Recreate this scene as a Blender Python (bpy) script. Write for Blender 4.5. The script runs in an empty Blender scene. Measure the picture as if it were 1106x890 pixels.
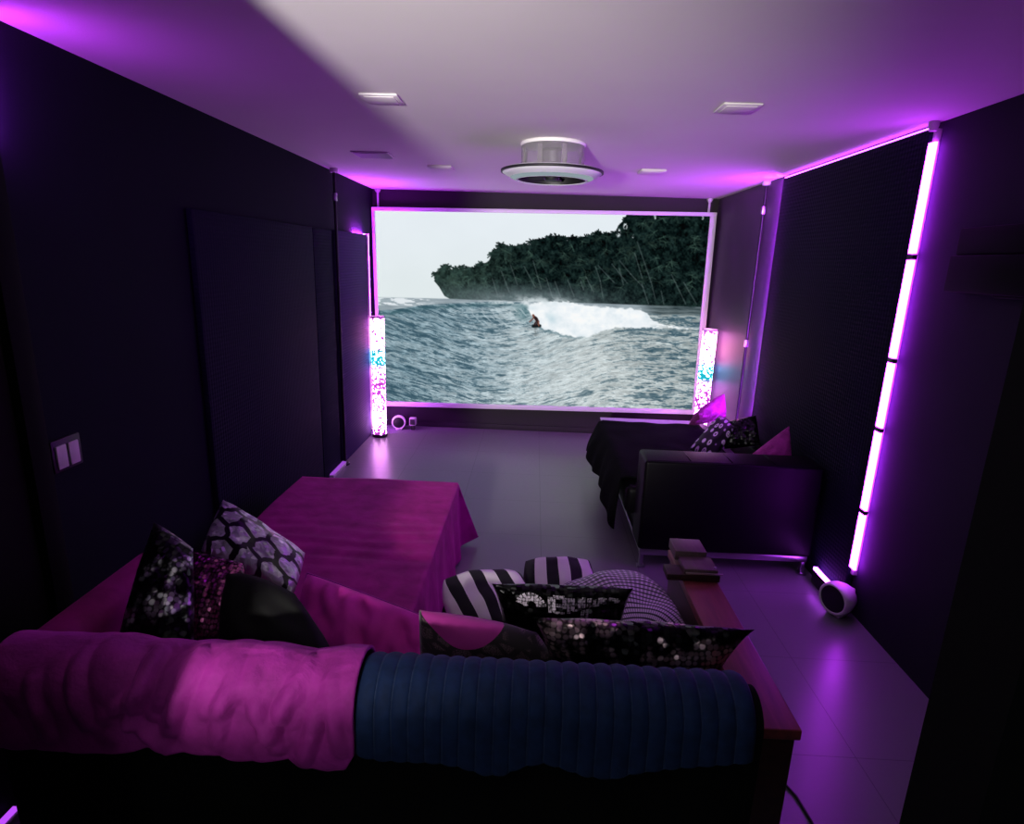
import bpy, bmesh, math, random
import numpy as np
from mathutils import Vector, Matrix, noise
random.seed(7)
S = bpy.context.scene
COL = S.collection
PI = math.pi
W, H, D = 3.5, 2.485, 6.375          # room width, height, distance of the far wall

# ------------------------------------------------------------------ render look
S.view_settings.view_transform = 'Standard'
S.view_settings.look = 'None'
S.view_settings.gamma = 1.0
S.view_settings.exposure = 0.0
S.view_settings.use_curve_mapping = False
S.render.engine = 'CYCLES'
S.cycles.use_denoising = True
S.cycles.max_bounces = 8
S.cycles.diffuse_bounces = 5
S.cycles.sample_clamp_indirect = 6.0
wd = bpy.data.worlds.new('World'); S.world = wd
wd.use_nodes = True
wd.node_tree.nodes['Background'].inputs[0].default_value = (0.0, 0.0, 0.0, 1)

# ------------------------------------------------------------------ materials
def srgb(r, g, b):
    f = lambda c: (c/255/12.92 if c/255 <= .04045 else ((c/255+.055)/1.055)**2.4)
    return (f(r), f(g), f(b), 1)

class NT:
    def __init__(s, name):
        s.m = bpy.data.materials.new(name); s.m.use_nodes = True
        s.t = s.m.node_tree; s.t.nodes.clear()
        s.out = s.n('ShaderNodeOutputMaterial')
    def n(s, kind, **kw):
        nd = s.t.nodes.new(kind)
        for k, v in kw.items():
            if k.startswith('i_'):
                nd.inputs[k[2:].replace('_', ' ')].default_value = v
            else: setattr(nd, k, v)
        return nd
    def l(s, a, b): s.t.links.new(a, b)
    def ramp(s, fac, stops):
        r = s.n('ShaderNodeValToRGB'); e = r.color_ramp.elements
        e[0].position, e[0].color = stops[0]; e[1].position, e[1].color = stops[-1]
        for p, c in stops[1:-1]:
            x = e.new(p); x.color = c
        s.l(fac, r.inputs[0]); return r.outputs[0]
    def math(s, op, a, b=None, c=None):
        m = s.n('ShaderNodeMath', operation=op)
        for k, v in enumerate((a, b, c)):
            if v is None: continue
            if isinstance(v, (int, float)): m.inputs[k].default_value = v
            else: s.l(v, m.inputs[k])
        return m.outputs[0]
    def mix(s, fac, a, b):
        m = s.n('ShaderNodeMix', data_type='RGBA')
        for k, v in ((0, fac), (6, a), (7, b)):
            if isinstance(v, (int, float)): m.inputs[k].default_value = v
            elif isinstance(v, tuple): m.inputs[k].default_value = v
            else: s.l(v, m.inputs[k])
        return m.outputs[2]

def pbr(name, col, rough=.6, metal=0., sheen=0., sheen_tint=None, var=0., vscale=8., bump=0., bscale=60., spec=.5, coat=0.):
    t = NT(name)
    b = t.n('ShaderNodeBsdfPrincipled')
    b.inputs['Roughness'].default_value = rough; b.inputs['Metallic'].default_value = metal
    b.inputs['Specular IOR Level'].default_value = spec
    b.inputs['Coat Weight'].default_value = coat
    if sheen:
        b.inputs['Sheen Weight'].default_value = sheen; b.inputs['Sheen Roughness'].default_value = .4
        b.inputs['Sheen Tint'].default_value = sheen_tint or col
    tc = t.n('ShaderNodeTexCoord')
    nz = t.n('ShaderNodeTexNoise'); nz.inputs['Scale'].default_value = vscale; nz.inputs['Detail'].default_value = 5
    t.l(tc.outputs['Object'], nz.inputs['Vector'])
    lo = tuple(c*(1-var) for c in col[:3])+(1,); hi = tuple(min(1, c*(1+var)) for c in col[:3])+(1,)
    t.l(t.ramp(nz.outputs[0], [(.3, lo), (.7, hi)]), b.inputs['Base Color'])
    if bump:
        n2 = t.n('ShaderNodeTexNoise'); n2.inputs['Scale'].default_value = bscale; n2.inputs['Detail'].default_value = 4
        t.l(tc.outputs['Object'], n2.inputs['Vector'])
        bp = t.n('ShaderNodeBump'); bp.inputs['Strength'].default_value = bump; bp.inputs['Distance'].default_value = .01
        t.l(n2.outputs[0], bp.inputs['Height']); t.l(bp.outputs[0], b.inputs['Normal'])
    t.l(b.outputs[0], t.out.inputs[0])
    return t.m

def emit(name, col, strength):
    t = NT(name); e = t.n('ShaderNodeEmission'); e.inputs[0].default_value = col; e.inputs[1].default_value = strength
    t.l(e.outputs[0], t.out.inputs[0]); return t.m

def tile_floor():
    t = NT('floor_tiles'); b = t.n('ShaderNodeBsdfPrincipled')
    tc = t.n('ShaderNodeTexCoord'); mp = t.n('ShaderNodeMapping')
    mp.inputs['Location'].default_value = (-.6, -.75+.6, 0)
    t.l(tc.outputs['Object'], mp.inputs['Vector'])
    br = t.n('ShaderNodeTexBrick', offset=0.0, squash=1.0)
    br.inputs['Color1'].default_value = srgb(120, 120, 122); br.inputs['Color2'].default_value = srgb(118, 118, 120)
    br.inputs['Mortar'].default_value = srgb(94, 94, 96)
    br.inputs['Scale'].default_value = 1.0; br.inputs['Mortar Size'].default_value = .0025
    br.inputs['Mortar Smooth'].default_value = .3
    br.inputs['Brick Width'].default_value = .6; br.inputs['Row Height'].default_value = .6
    t.l(mp.outputs[0], br.inputs['Vector'])
    t.l(br.outputs['Color'], b.inputs['Base Color'])
    nz = t.n('ShaderNodeTexNoise'); nz.inputs['Scale'].default_value = 40
    t.l(tc.outputs['Object'], nz.inputs['Vector'])
    t.l(t.ramp(nz.outputs[0], [(.3, (.28,)*3+(1,)), (.7, (.34,)*3+(1,))]), b.inputs['Roughness'])
    b.inputs['Specular IOR Level'].default_value = .5
    bp = t.n('ShaderNodeBump', invert=True); bp.inputs['Strength'].default_value = .3; bp.inputs['Distance'].default_value = .002
    t.l(br.outputs['Fac'], bp.inputs['Height']); t.l(bp.outputs[0], b.inputs['Normal'])
    t.l(b.outputs[0], t.out.inputs[0]); return t.m

def acoustic(name, col):
    """felt panel with a fine diamond emboss"""
    t = NT(name); b = t.n('ShaderNodeBsdfPrincipled'); b.inputs['Base Color'].default_value = col
    b.inputs['Roughness'].default_value = .85; b.inputs['Specular IOR Level'].default_value = .12
    tc = t.n('ShaderNodeTexCoord'); mp = t.n('ShaderNodeMapping'); mp.inputs['Rotation'].default_value = (PI/4, 0, 0)
    t.l(tc.outputs['Object'], mp.inputs['Vector'])
    sx = t.n('ShaderNodeSeparateXYZ'); t.l(mp.outputs[0], sx.inputs[0])
    a = t.math('SINE', t.math('MULTIPLY', sx.outputs[1], 190.)); c = t.math('SINE', t.math('MULTIPLY', sx.outputs[2], 190.))
    h = t.math('MULTIPLY', a, c)
    bp = t.n('ShaderNodeBump'); bp.inputs['Strength'].default_value = .35; bp.inputs['Distance'].default_value = .005
    t.l(h, bp.inputs['Height']); t.l(bp.outputs[0], b.inputs['Normal'])
    t.l(b.outputs[0], t.out.inputs[0]); return t.m

def sequin(name, base, alt, scale=70., lo=.45, hi=.6, rough=.32, jitter=.8, pscale=6., metal=.75):
    """overlapping sequins: every cell tilts its own way and glints by itself"""
    t = NT(name); b = t.n('ShaderNodeBsdfPrincipled')
    b.inputs['Metallic'].default_value = metal; b.inputs['Roughness'].default_value = rough
    tc = t.n('ShaderNodeTexCoord')
    v = t.n('ShaderNodeTexVoronoi'); v.inputs['Scale'].default_value = scale; v.inputs['Randomness'].default_value = .5
    t.l(tc.outputs['Object'], v.inputs['Vector'])
    nz = t.n('ShaderNodeTexNoise'); nz.inputs['Scale'].default_value = pscale; nz.inputs['Detail'].default_value = 3
    t.l(tc.outputs['Object'], nz.inputs['Vector'])
    f = t.ramp(nz.outputs[0], [(lo, (0, 0, 0, 1)), (hi, (1, 1, 1, 1))])
    edge = t.ramp(v.outputs['Distance'], [(.45, (1, 1, 1, 1)), (.62, (.12, .12, .12, 1))])
    c = t.mix(f, base, alt)
    mm = t.n('ShaderNodeMix', data_type='RGBA', blend_type='MULTIPLY'); mm.inputs[0].default_value = 1
    t.l(c, mm.inputs[6]); t.l(edge, mm.inputs[7]); t.l(mm.outputs[2], b.inputs['Base Color'])
    g = t.n('ShaderNodeNewGeometry')
    sub = t.n('ShaderNodeVectorMath', operation='SUBTRACT'); t.l(v.outputs['Color'], sub.inputs[0]); sub.inputs[1].default_value = (.5, .5, .5)
    sc = t.n('ShaderNodeVectorMath', operation='SCALE'); t.l(sub.outputs[0], sc.inputs[0]); sc.inputs['Scale'].default_value = jitter
    ad = t.n('ShaderNodeVectorMath', operation='ADD'); t.l(g.outputs['Normal'], ad.inputs[0]); t.l(sc.outputs[0], ad.inputs[1])
    nm = t.n('ShaderNodeVectorMath', operation='NORMALIZE'); t.l(ad.outputs[0], nm.inputs[0])
    t.l(nm.outputs[0], b.inputs['Normal'])
    t.l(b.outputs[0], t.out.inputs[0]); return t.m

def uvxy(t):
    u = t.n('ShaderNodeUVMap'); u.uv_map = 'UVMap'
    s = t.n('ShaderNodeSeparateXYZ'); t.l(u.outputs[0], s.inputs[0]); return u.outputs[0], s.outputs[0], s.outputs[1]

def stripes(name, n, phase, duty=.5, skew=0.):
    t = NT(name); b = t.n('ShaderNodeBsdfPrincipled'); b.inputs['Roughness'].default_value = .85
    _, u, v = uvxy(t)
    x = t.math('ADD', t.math('MULTIPLY', u, n), t.math('MULTIPLY', v, skew))
    fr = t.math('FRACT', t.math('ADD', x, phase))
    g = t.math('GREATER_THAN', fr, duty)
    t.l(t.mix(g, srgb(18, 16, 22), srgb(232, 222, 228)), b.inputs['Base Color'])
    t.l(b.outputs[0], t.out.inputs[0]); return t.m

def honeycomb(name):
    t = NT(name); b = t.n('ShaderNodeBsdfPrincipled')
    uv, u, v = uvxy(t)
    a0 = t.math('MULTIPLY', u, 3.6); b0 = t.math('MULTIPLY', v, 3.0)
    wob = t.n('ShaderNodeTexNoise'); wob.inputs['Scale'].default_value = 5; t.l(uv, wob.inputs['Vector'])
    a0 = t.math('ADD', a0, t.math('MULTIPLY', wob.outputs[0], .55)); b0 = t.math('SUBTRACT', b0, t.math('MULTIPLY', wob.outputs[0], .5))
    def cell(o):
        x = t.math('ABSOLUTE', t.math('SUBTRACT', t.math('FRACT', t.math('ADD', a0, o)), .5))
        y = t.math('ABSOLUTE', t.math('MULTIPLY', t.math('SUBTRACT', t.math('FRACT', t.math('ADD', t.math('DIVIDE', b0, 1.732), o)), .5), 1.732))
        return t.math('MAXIMUM', x, t.math('ADD', t.math('MULTIPLY', x, .5), t.math('MULTIPLY', y, .866)))
    hd = t.math('MINIMUM', cell(0.), cell(.5))
    m = t.ramp(hd, [(.385, (1, 1, 1, 1)), (.41, (0, 0, 0, 1))])
    vs = t.n('ShaderNodeTexVoronoi'); vs.inputs['Scale'].default_value = 26; t.l(uv, vs.inputs['Vector'])
    t.l(t.mix(m, (.004, .004, .005, 1), (.55, .53, .58, 1)), b.inputs['Base Color'])
    t.l(t.math('MULTIPLY', m, .55), b.inputs['Metallic']); b.inputs['Roughness'].default_value = .38
    g = t.n('ShaderNodeNewGeometry')
    sub = t.n('ShaderNodeVectorMath', operation='SUBTRACT'); t.l(vs.outputs['Color'], sub.inputs[0]); sub.inputs[1].default_value = (.5, .5, .5)
    sc = t.n('ShaderNodeVectorMath', operation='SCALE'); t.l(sub.outputs[0], sc.inputs[0]); t.l(t.math('MULTIPLY', m, .75), sc.inputs['Scale'])
    ad = t.n('ShaderNodeVectorMath', operation='ADD'); t.l(g.outputs['Normal'], ad.inputs[0]); t.l(sc.outputs[0], ad.inputs[1])
    nm = t.n('ShaderNodeVectorMath', operation='NORMALIZE'); t.l(ad.outputs[0], nm.inputs[0]); t.l(nm.outputs[0], b.inputs['Normal'])
    t.l(b.outputs[0], t.out.inputs[0]); return t.m

def rosettes(name):
    t = NT(name); b = t.n('ShaderNodeBsdfPrincipled'); b.inputs['Roughness'].default_value = .6
    uv, u, v = uvxy(t)
    vo = t.n('ShaderNodeTexVoronoi'); vo.inputs['Scale'].default_value = 4.6; vo.inputs['Randomness'].default_value = .4
    t.l(uv, vo.inputs['Vector'])
    d = vo.outputs['Distance']
    c = t.ramp(d, [(.0, srgb(235, 225, 235)), (.10, srgb(235, 225, 235)), (.13, srgb(15, 12, 18)), (.18, srgb(15, 12, 18)),
                   (.21, srgb(220, 210, 222)), (.34, srgb(190, 175, 195)), (.38, srgb(14, 12, 16)), (1., srgb(10, 9, 12))])
    t.l(c, b.inputs['Base Color']); t.l(b.outputs[0], t.out.inputs[0]); return t.m

def bead_rows(name):
    """dark cushion with concentric curved rows of pale beads"""
    t = NT(name); b = t.n('ShaderNodeBsdfPrincipled'); b.inputs['Roughness'].default_value = .5
    uv, u, v = uvxy(t)
    du = t.math('SUBTRACT', u, .38); dv = t.math('ADD', v, .12)
    du2 = t.math('MULTIPLY', du, .8)
    r = t.math('SQRT', t.math('ADD', t.math('MULTIPLY', du2, du2), t.math('MULTIPLY', dv, dv)))
    a = t.math('ARCTAN2', du2, dv)
    row = t.math('FRACT', t.math('MULTIPLY', r, 19.))
    rowm = t.ramp(row, [(.22, (0, 0, 0, 1)), (.32, (1, 1, 1, 1)), (.9, (1, 1, 1, 1)), (.99, (0, 0, 0, 1))])
    bead = t.math('SINE', t.math('MULTIPLY', a, 150.))
    bm_ = t.ramp(bead, [(.0, (.45, .45, .45, 1)), (.35, (1, 1, 1, 1))])
    f = t.math('MULTIPLY', rowm, bm_)
    t.l(t.mix(f, (.006, .005, .010, 1), srgb(225, 205, 232)), b.inputs['Base Color'])
    bp = t.n('ShaderNodeBump'); bp.inputs['Strength'].default_value = .6; bp.inputs['Distance'].default_value = .004
    t.l(f, bp.inputs['Height']); t.l(bp.outputs[0], b.inputs['Normal'])
    t.l(b.outputs[0], t.out.inputs[0]); return t.m

def lace_band(name, vel):
    """magenta velvet with a black lace band over its lower part"""
    t = NT(name); b = t.n('ShaderNodeBsdfPrincipled'); b.inputs['Roughness'].default_value = .8
    uv, u, v = uvxy(t)
    vo = t.n('ShaderNodeTexVoronoi', feature='DISTANCE_TO_EDGE'); vo.inputs['Scale'].default_value = 7; vo.inputs['Randomness'].default_value = .75
    t.l(uv, vo.inputs['Vector'])
    fl = t.ramp(vo.outputs['Distance'], [(.10, (0, 0, 0, 1)), (.16, (1, 1, 1, 1))])
    vm = t.n('ShaderNodeTexVoronoi', feature='DISTANCE_TO_EDGE'); vm.inputs['Scale'].default_value = 60; t.l(uv, vm.inputs['Vector'])
    me = t.ramp(vm.outputs['Distance'], [(.05, (.0, .0, .0, 1)), (.12, (1, 1, 1, 1))])
    lace = t.mix(t.math('MULTIPLY', fl, me), (.012, .007, .010, 1), (.13, .075, .095, 1))
    lim = t.math('SUBTRACT', 1.0, t.math('MULTIPLY', t.math('MAXIMUM', t.math('SINE', t.math('MULTIPLY', u, 4.3)), 0.), .27))
    band = t.math('LESS_THAN', v, lim)
    t.l(t.mix(band, vel, lace), b.inputs['Base Color'])
    b.inputs['Sheen Weight'].default_value = .2
    t.l(b.outputs[0], t.out.inputs[0]); return t.m

def velvet(name, col, sheen=.6, crease=.35, scale=9.):
    t = NT(name); b = t.n('ShaderNodeBsdfPrincipled'); b.inputs['Roughness'].default_value = .75
    b.inputs['Specular IOR Level'].default_value = .2
    b.inputs['Sheen Weight'].default_value = sheen; b.inputs['Sheen Roughness'].default_value = .35
    b.inputs['Sheen Tint'].default_value = tuple(min(1, c*1.6+.05) for c in col[:3])+(1,)
    tc = t.n('ShaderNodeTexCoord')
    nz = t.n('ShaderNodeTexNoise'); nz.inputs['Scale'].default_value = scale; nz.inputs['Detail'].default_value = 6; nz.inputs['Distortion'].default_value = .25
    t.l(tc.outputs['Object'], nz.inputs['Vector'])
    t.l(t.ramp(nz.outputs[0], [(.3, tuple(c*.72 for c in col[:3])+(1,)), (.7, tuple(min(1, c*1.18) for c in col[:3])+(1,))]), b.inputs['Base Color'])
    bp = t.n('ShaderNodeBump'); bp.inputs['Strength'].default_value = crease; bp.inputs['Distance'].default_value = .02
    t.l(nz.outputs[0], bp.inputs['Height']); t.l(bp.outputs[0], b.inputs['Normal'])
    t.l(b.outputs[0], t.out.inputs[0]); return t.m

def glitter_lamp(name, seed):
    """lit glass column filled with glitter: white glow, magenta and cyan flakes in bands"""
    t = NT(name)
    tc = t.n('ShaderNodeTexCoord'); sp = t.n('ShaderNodeSeparateXYZ'); t.l(tc.outputs['Object'], sp.inputs[0])
    z = t.math('DIVIDE', sp.outputs[2], 1.24)
    mp = t.n('ShaderNodeMapping'); mp.inputs['Location'].default_value = (seed, seed*.7, 0); t.l(tc.outputs['Object'], mp.inputs['Vector'])
    vo = t.n('ShaderNodeTexVoronoi'); vo.inputs['Scale'].default_value = 58; t.l(mp.outputs[0], vo.inputs['Vector'])
    sr = t.n('ShaderNodeSeparateColor'); t.l(vo.outputs['Color'], sr.inputs[0])
    D_ = lambda p, v: (p, (v, v, v, 1))
    dens = t.ramp(z, [D_(.0, .8), D_(.08, .45), D_(.12, .08), D_(.22, .28), D_(.30, .62), D_(.42, .72), D_(.50, .35), D_(.56, .50), D_(.60, .72), D_(.68, .62), D_(.74, .25), D_(.92, .10), D_(1., .8)])
    hot = t.math('LESS_THAN', sr.outputs[0], dens)
    tint = t.ramp(z, [(.0, (.55, .05, .62, 1)), (.30, (.62, .10, .75, 1)), (.46, (.60, .06, .62, 1)), (.565, (.55, .16, .8, 1)), (.595, (.02, .50, .62, 1)), (.70, (.02, .5, .62, 1)), (.73, (.6, .10, .70, 1)), (1., (.62, .12, .66, 1))])
    base = t.ramp(z, [(.0, (1, .45, 1, 1)), (.25, (.85, .25, 1, 1)), (.46, (.9, .22, 1, 1)), (.56, (.75, .30, 1, 1)), (.59, (.18, .55, 1, 1)), (.69, (.18, .55, 1, 1)), (.73, (1, .30, .75, 1)), (.85, (1, .28, .62, 1)), (1., (.9, .24, .9, 1))])
    c = t.mix(hot, base, tint)
    st = t.mix(hot, (14.,)*3+(1,), (1.0,)*3+(1,))
    e = t.n('ShaderNodeEmission'); t.l(c, e.inputs[0]); t.l(st, e.inputs[1])
    t.l(e.outputs[0], t.out.inputs[0]); return t.m

def wood(name, dark, light, rough=.35):
    t = NT(name); b = t.n('ShaderNodeBsdfPrincipled'); b.inputs['Roughness'].default_value = rough
    b.inputs['Specular IOR Level'].default_value = .4
    tc = t.n('ShaderNodeTexCoord'); mp = t.n('ShaderNodeMapping'); mp.inputs['Scale'].default_value = (14, 1.2, 14)
    t.l(tc.outputs['Object'], mp.inputs['Vector'])
    nz = t.n('ShaderNodeTexNoise'); nz.inputs['Scale'].default_value = 3; nz.inputs['Detail'].default_value = 8; nz.inputs['Distortion'].default_value = .6
    t.l(mp.outputs[0], nz.inputs['Vector'])
    t.l(t.ramp(nz.outputs[0], [(.3, dark), (.7, light)]), b.inputs['Base Color'])
    t.l(b.outputs[0], t.out.inputs[0]); return t.m

def glass(name):
    t = NT(name); b = t.n('ShaderNodeBsdfPrincipled')
    b.inputs['Base Color'].default_value = (.88, .86, .89, 1); b.inputs['Roughness'].default_value = .15
    b.inputs['Transmission Weight'].default_value = .88; b.inputs['IOR'].default_value = 1.2
    t.l(b.outputs[0], t.out.inputs[0]); return t.m

MAG = (.34, .010, .19, 1)
M = dict(
    ceiling=pbr('ceiling_paint', srgb(218, 214, 212), .9, var=.02, vscale=2, bump=.05, bscale=150),
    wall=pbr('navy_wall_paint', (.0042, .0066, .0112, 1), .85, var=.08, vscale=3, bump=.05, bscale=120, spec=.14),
    wall_r=pbr('navy_wall_paint_glow_lift', (.024, .022, .036, 1), .85, var=.08, vscale=3, bump=.05, bscale=120, spec=.14),  # same navy paint, lightened all over to carry the strip's glow
    wall_far=pbr('plum_far_wall_paint', (.020, .014, .020, 1), .7, var=.08, vscale=3, spec=.3),
    wall_side=pbr('side_wall_violet_light_tint', (.062, .036, .075, 1), .5, var=.08, vscale=3, spec=.4),  # violet LED light tinted into the wall colour
    hall=pbr('hall_paint', (.22, .25, .28, 1), .7),
    jamb=pbr('dark_jamb_paint', (.006, .006, .007, 1), .6),
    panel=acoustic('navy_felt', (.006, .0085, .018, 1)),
    panel2=acoustic('navy_felt_lamp_tint', (.05, .034, .095, 1)),  # navy felt with the lamp's blue-violet light put into its colour
    matte=pbr('matt_black', (.0015, .0015, .002, 1), .8, spec=.12),
    dark=pbr('dark_plastic', (.010, .010, .012, 1), .5),
    black_metal=pbr('black_metal', (.012, .012, .015, 1), .4, metal=.6),
    steel=pbr('steel', (.45, .45, .48, 1), .3, metal=1.),
    white=pbr('white_plastic', srgb(240, 238, 236), .4),
    offwhite=pbr('off_white_plastic', srgb(198, 194, 194), .6),
    frame=pbr('screen_frame_white', srgb(215, 210, 215), .45),
    black_fabric=pbr('black_upholstery', (.0045, .0048, .005, 1), .95, spec=.08, var=.3, vscale=6, bump=.35, bscale=9),
    leather=pbr('black_leather', (.0035, .003, .0045, 1), .44, var=.1, bump=.10, bscale=220, spec=.12),
    throw_black=pbr('black_throw', (.0025, .0025, .0032, 1), .98, spec=.05, var=.3, vscale=12, bump=.3, bscale=40),
    seat_sheen=pbr('pale_seat_sheen', srgb(200, 195, 205), .7),  # pale colour painting the shine on the leather seat end
    velvet=velvet('magenta_velvet', MAG),
    velvet2=velvet('magenta_plush', (.36, .024, .29, 1), sheen=.6, crease=.75, scale=12.),
    velvet3=velvet('magenta_satin', (.58, .026, .36, 1), sheen=.6, crease=.5, scale=6.),
    velvet_dk=velvet('black_velvet', (.0035, .0035, .0035, 1), sheen=.03, crease=.4, scale=5.),
    navy_plush=velvet('navy_plush', (.009, .024, .080, 1), sheen=.25, crease=.15, scale=30.),
    seam=velvet('navy_seam', (.028, .048, .11, 1), sheen=.3, crease=.1, scale=30.),
    wood=wood('red_brown_wood', (.14, .024, .030, 1), (.24, .045, .05, 1), .4),
    wood_dk=wood('dark_wood', (.020, .008, .008, 1), (.05, .016, .014, 1), .5),
    wood_tray=wood('tray_wood', (.09, .055, .062, 1), (.15, .09, .10, 1), .45),
    glass=glass('clear_acrylic'),
    led=emit('violet_led', (.50, .03, 1, 1), 35.),
    led_mid=emit('violet_led_bright', (.50, .035, 1, 1), 130.),
    led_closet=emit('violet_led_closet', (.50, .035, 1, 1), 170.),
    led_top=emit('violet_led_top', (.50, .035, 1, 1), 900.),
    led_low=emit('violet_led_dim', (.48, .07, .95, 1), 1.1),
    led_gap=emit('violet_led_gap', (.50, .05, 1, 1), 14.),
    led_edge=emit('violet_led_edge', (.50, .035, 1, 1), 480.),
    led_soft=emit('violet_led_soft', (.45, .10, .85, 1), .7),
    led_floor=emit('violet_led_floor', (.50, .06, 1, 1), 22.),
    fan_ring=pbr('fan_ring_white', srgb(220, 222, 226), .3),
    fan_glow=emit('fan_ring_glow', (.72, .9, 1, 1), .36),
    lens=pbr('black_grille', (.006, .005, .008, 1), .35),
    speck=pbr('tray_trim', (.5, .45, .42, 1), .3, metal=.8),
    sequin_black=sequin('black_silver_sequins', (.010, .010, .012, 1), (.55, .55, .58, 1), 62, .50, .56, pscale=9.),  # silver sequins, clustered so the colour also paints in their glints
    sequin_mauve=sequin('mauve_sequins', (.16, .016, .10, 1), (.60, .18, .40, 1), 80, .45, .7, rough=.25),
    sequin_pink=sequin('black_sequins_pink_glints', (.010, .009, .012, 1), (.62, .42, .46, 1), 58, .48, .54, pscale=9.),  # pale pink patches paint clusters of glints on black sequins
    sequin_dark=sequin('dark_sequins', (.007, .007, .008, 1), (.05, .05, .055, 1), 70, .5, .7, rough=.3),
    sequin_white=sequin('silver_letter_sequins', (.74, .64, .75, 1), (.55, .47, .57, 1), 110, .4, .6, rough=.5, jitter=.45, metal=.1),
    honey=honeycomb('silver_honeycomb_print'),
    rosette=rosettes('rosette_print'),
    stripeA=stripes('black_white_stripes', 3.4, .38, .5, skew=.55),
    stripeB=stripes('black_white_stripes_narrow', 3.1, .05, .5),
    beads=bead_rows('bead_rows'),
    lace=lace_band('lace_over_velvet', (.42, .018, .27, 1)),
    damask_bright=velvet('magenta_crushed_velvet', (.40, .05, .26, 1), sheen=.8, crease=.8, scale=24.),
    damask=velvet('plum_velvet', (.22, .03, .17, 1), sheen=.6, crease=.8, scale=22.),
)
FLOOR = tile_floor()

# ------------------------------------------------------------------ object helpers
def link(name, me, m, parent=None, loc=(0, 0, 0)):
    o = bpy.data.objects.new(name, me); COL.objects.link(o)
    if m is not None and not me.materials: me.materials.append(m)
    o.location = loc
    if parent: o.parent = parent
    return o

def obj(name, bm, m, parent=None, loc=(0, 0, 0), smooth=None):
    me = bpy.data.meshes.new(name)
    bmesh.ops.recalc_face_normals(bm, faces=bm.faces[:])
    bm.to_mesh(me); bm.free()
    if smooth is not None:
        for p in me.polygons: p.use_smooth = True
        if smooth < 3.1: me.set_sharp_from_angle(angle=smooth)
    return link(name, me, m, parent, loc)

def tag(o, label, cat, group=None, kind=None):
    o['label'] = label; o['category'] = cat
    if group: o['group'] = group
    if kind: o['kind'] = kind
    return o

def thing(name, label, cat, loc=(0, 0, 0), group=None):
    o = bpy.data.objects.new(name, None); COL.objects.link(o); o.location = loc
    o.empty_display_size = .1
    return tag(o, label, cat, group)

def struct(o): o['kind'] = 'structure'; return o

def box(bm, x0, x1, y0, y1, z0, z1, bev=0., seg=2):
    t = bmesh.new(); bmesh.ops.create_cube(t, size=1)
    for v in t.verts:
        v.co = Vector(((x0+x1)/2+v.co.x*(x1-x0), (y0+y1)/2+v.co.y*(y1-y0), (z0+z1)/2+v.co.z*(z1-z0)))
    if bev: bmesh.ops.bevel(t, geom=t.edges[:], offset=bev, segments=seg, affect='EDGES', profile=.5)
    me = bpy.data.meshes.new('t'); t.to_mesh(me); t.free(); bm.from_mesh(me); bpy.data.meshes.remove(me)
    return bm

def boxo(name, m, parent, x0, x1, y0, y1, z0, z1, bev=0., seg=2, loc=(0, 0, 0)):
    return obj(name, box(bmesh.new(), x0, x1, y0, y1, z0, z1, bev, seg), m, parent, loc, smooth=(.6 if bev else None))

def lathe(bm, prof, n=48, mat=Matrix.Identity(4), close=True):
    """prof: (radius, height) pairs turned about Z"""
    rings = []
    for r, z in prof:
        if r < 1e-6: rings.append([bm.verts.new(mat @ Vector((0, 0, z)))])
        else: rings.append([bm.verts.new(mat @ Vector((r*math.cos(2*PI*k/n), r*math.sin(2*PI*k/n), z))) for k in range(n)])
    for a, b in zip(rings, rings[1:]):
        for k in range(n):
            q = [a[k % len(a)], a[(k+1) % len(a)], b[(k+1) % len(b)], b[k % len(b)]]
            u = []
            for v in q:
                if v not in u: u.append(v)
            if len(u) > 2: bm.faces.new(u)
    return bm

def tube(bm, pts, r, n=10):
    pts = [Vector(p) for p in pts]; rings = []
    up = Vector((0, 0, 1))
    for i, p in enumerate(pts):
        d = (pts[min(i+1, len(pts)-1)]-pts[max(i-1, 0)]).normalized()
        a = d.cross(up if abs(d.z) < .9 else Vector((1, 0, 0))).normalized(); b = d.cross(a)
        rings.append([bm.verts.new(p+a*r*math.cos(2*PI*k/n)+b*r*math.sin(2*PI*k/n)) for k in range(n)])
    for A, B in zip(rings, rings[1:]):
        for k in range(n): bm.faces.new((A[k], A[(k+1) % n], B[(k+1) % n], B[k]))
    bm.faces.new(rings[0]); bm.faces.new(rings[-1][::-1])
    return bm

def grid_mesh(name, nu, nv, f, thick=0.):
    """sheet from f(u,v); solid with the given thickness"""
    bm = bmesh.new(); uvl = bm.loops.layers.uv.new('UVMap')
    vs = [[bm.verts.new(f(i/nu, j/nv)) for j in range(nv+1)] for i in range(nu+1)]
    for i in range(nu):
        for j in range(nv):
            fc = bm.faces.new((vs[i][j], vs[i+1][j], vs[i+1][j+1], vs[i][j+1]))
            for lp, (a, b) in zip(fc.loops, ((i, j), (i+1, j), (i+1, j+1), (i, j+1))): lp[uvl].uv = (a/nu, b/nv)
    if thick:
        bm.normal_update()
        geo = bm.faces[:]
        bmesh.ops.solidify(bm, geom=geo, thickness=thick)
    return bm

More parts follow.
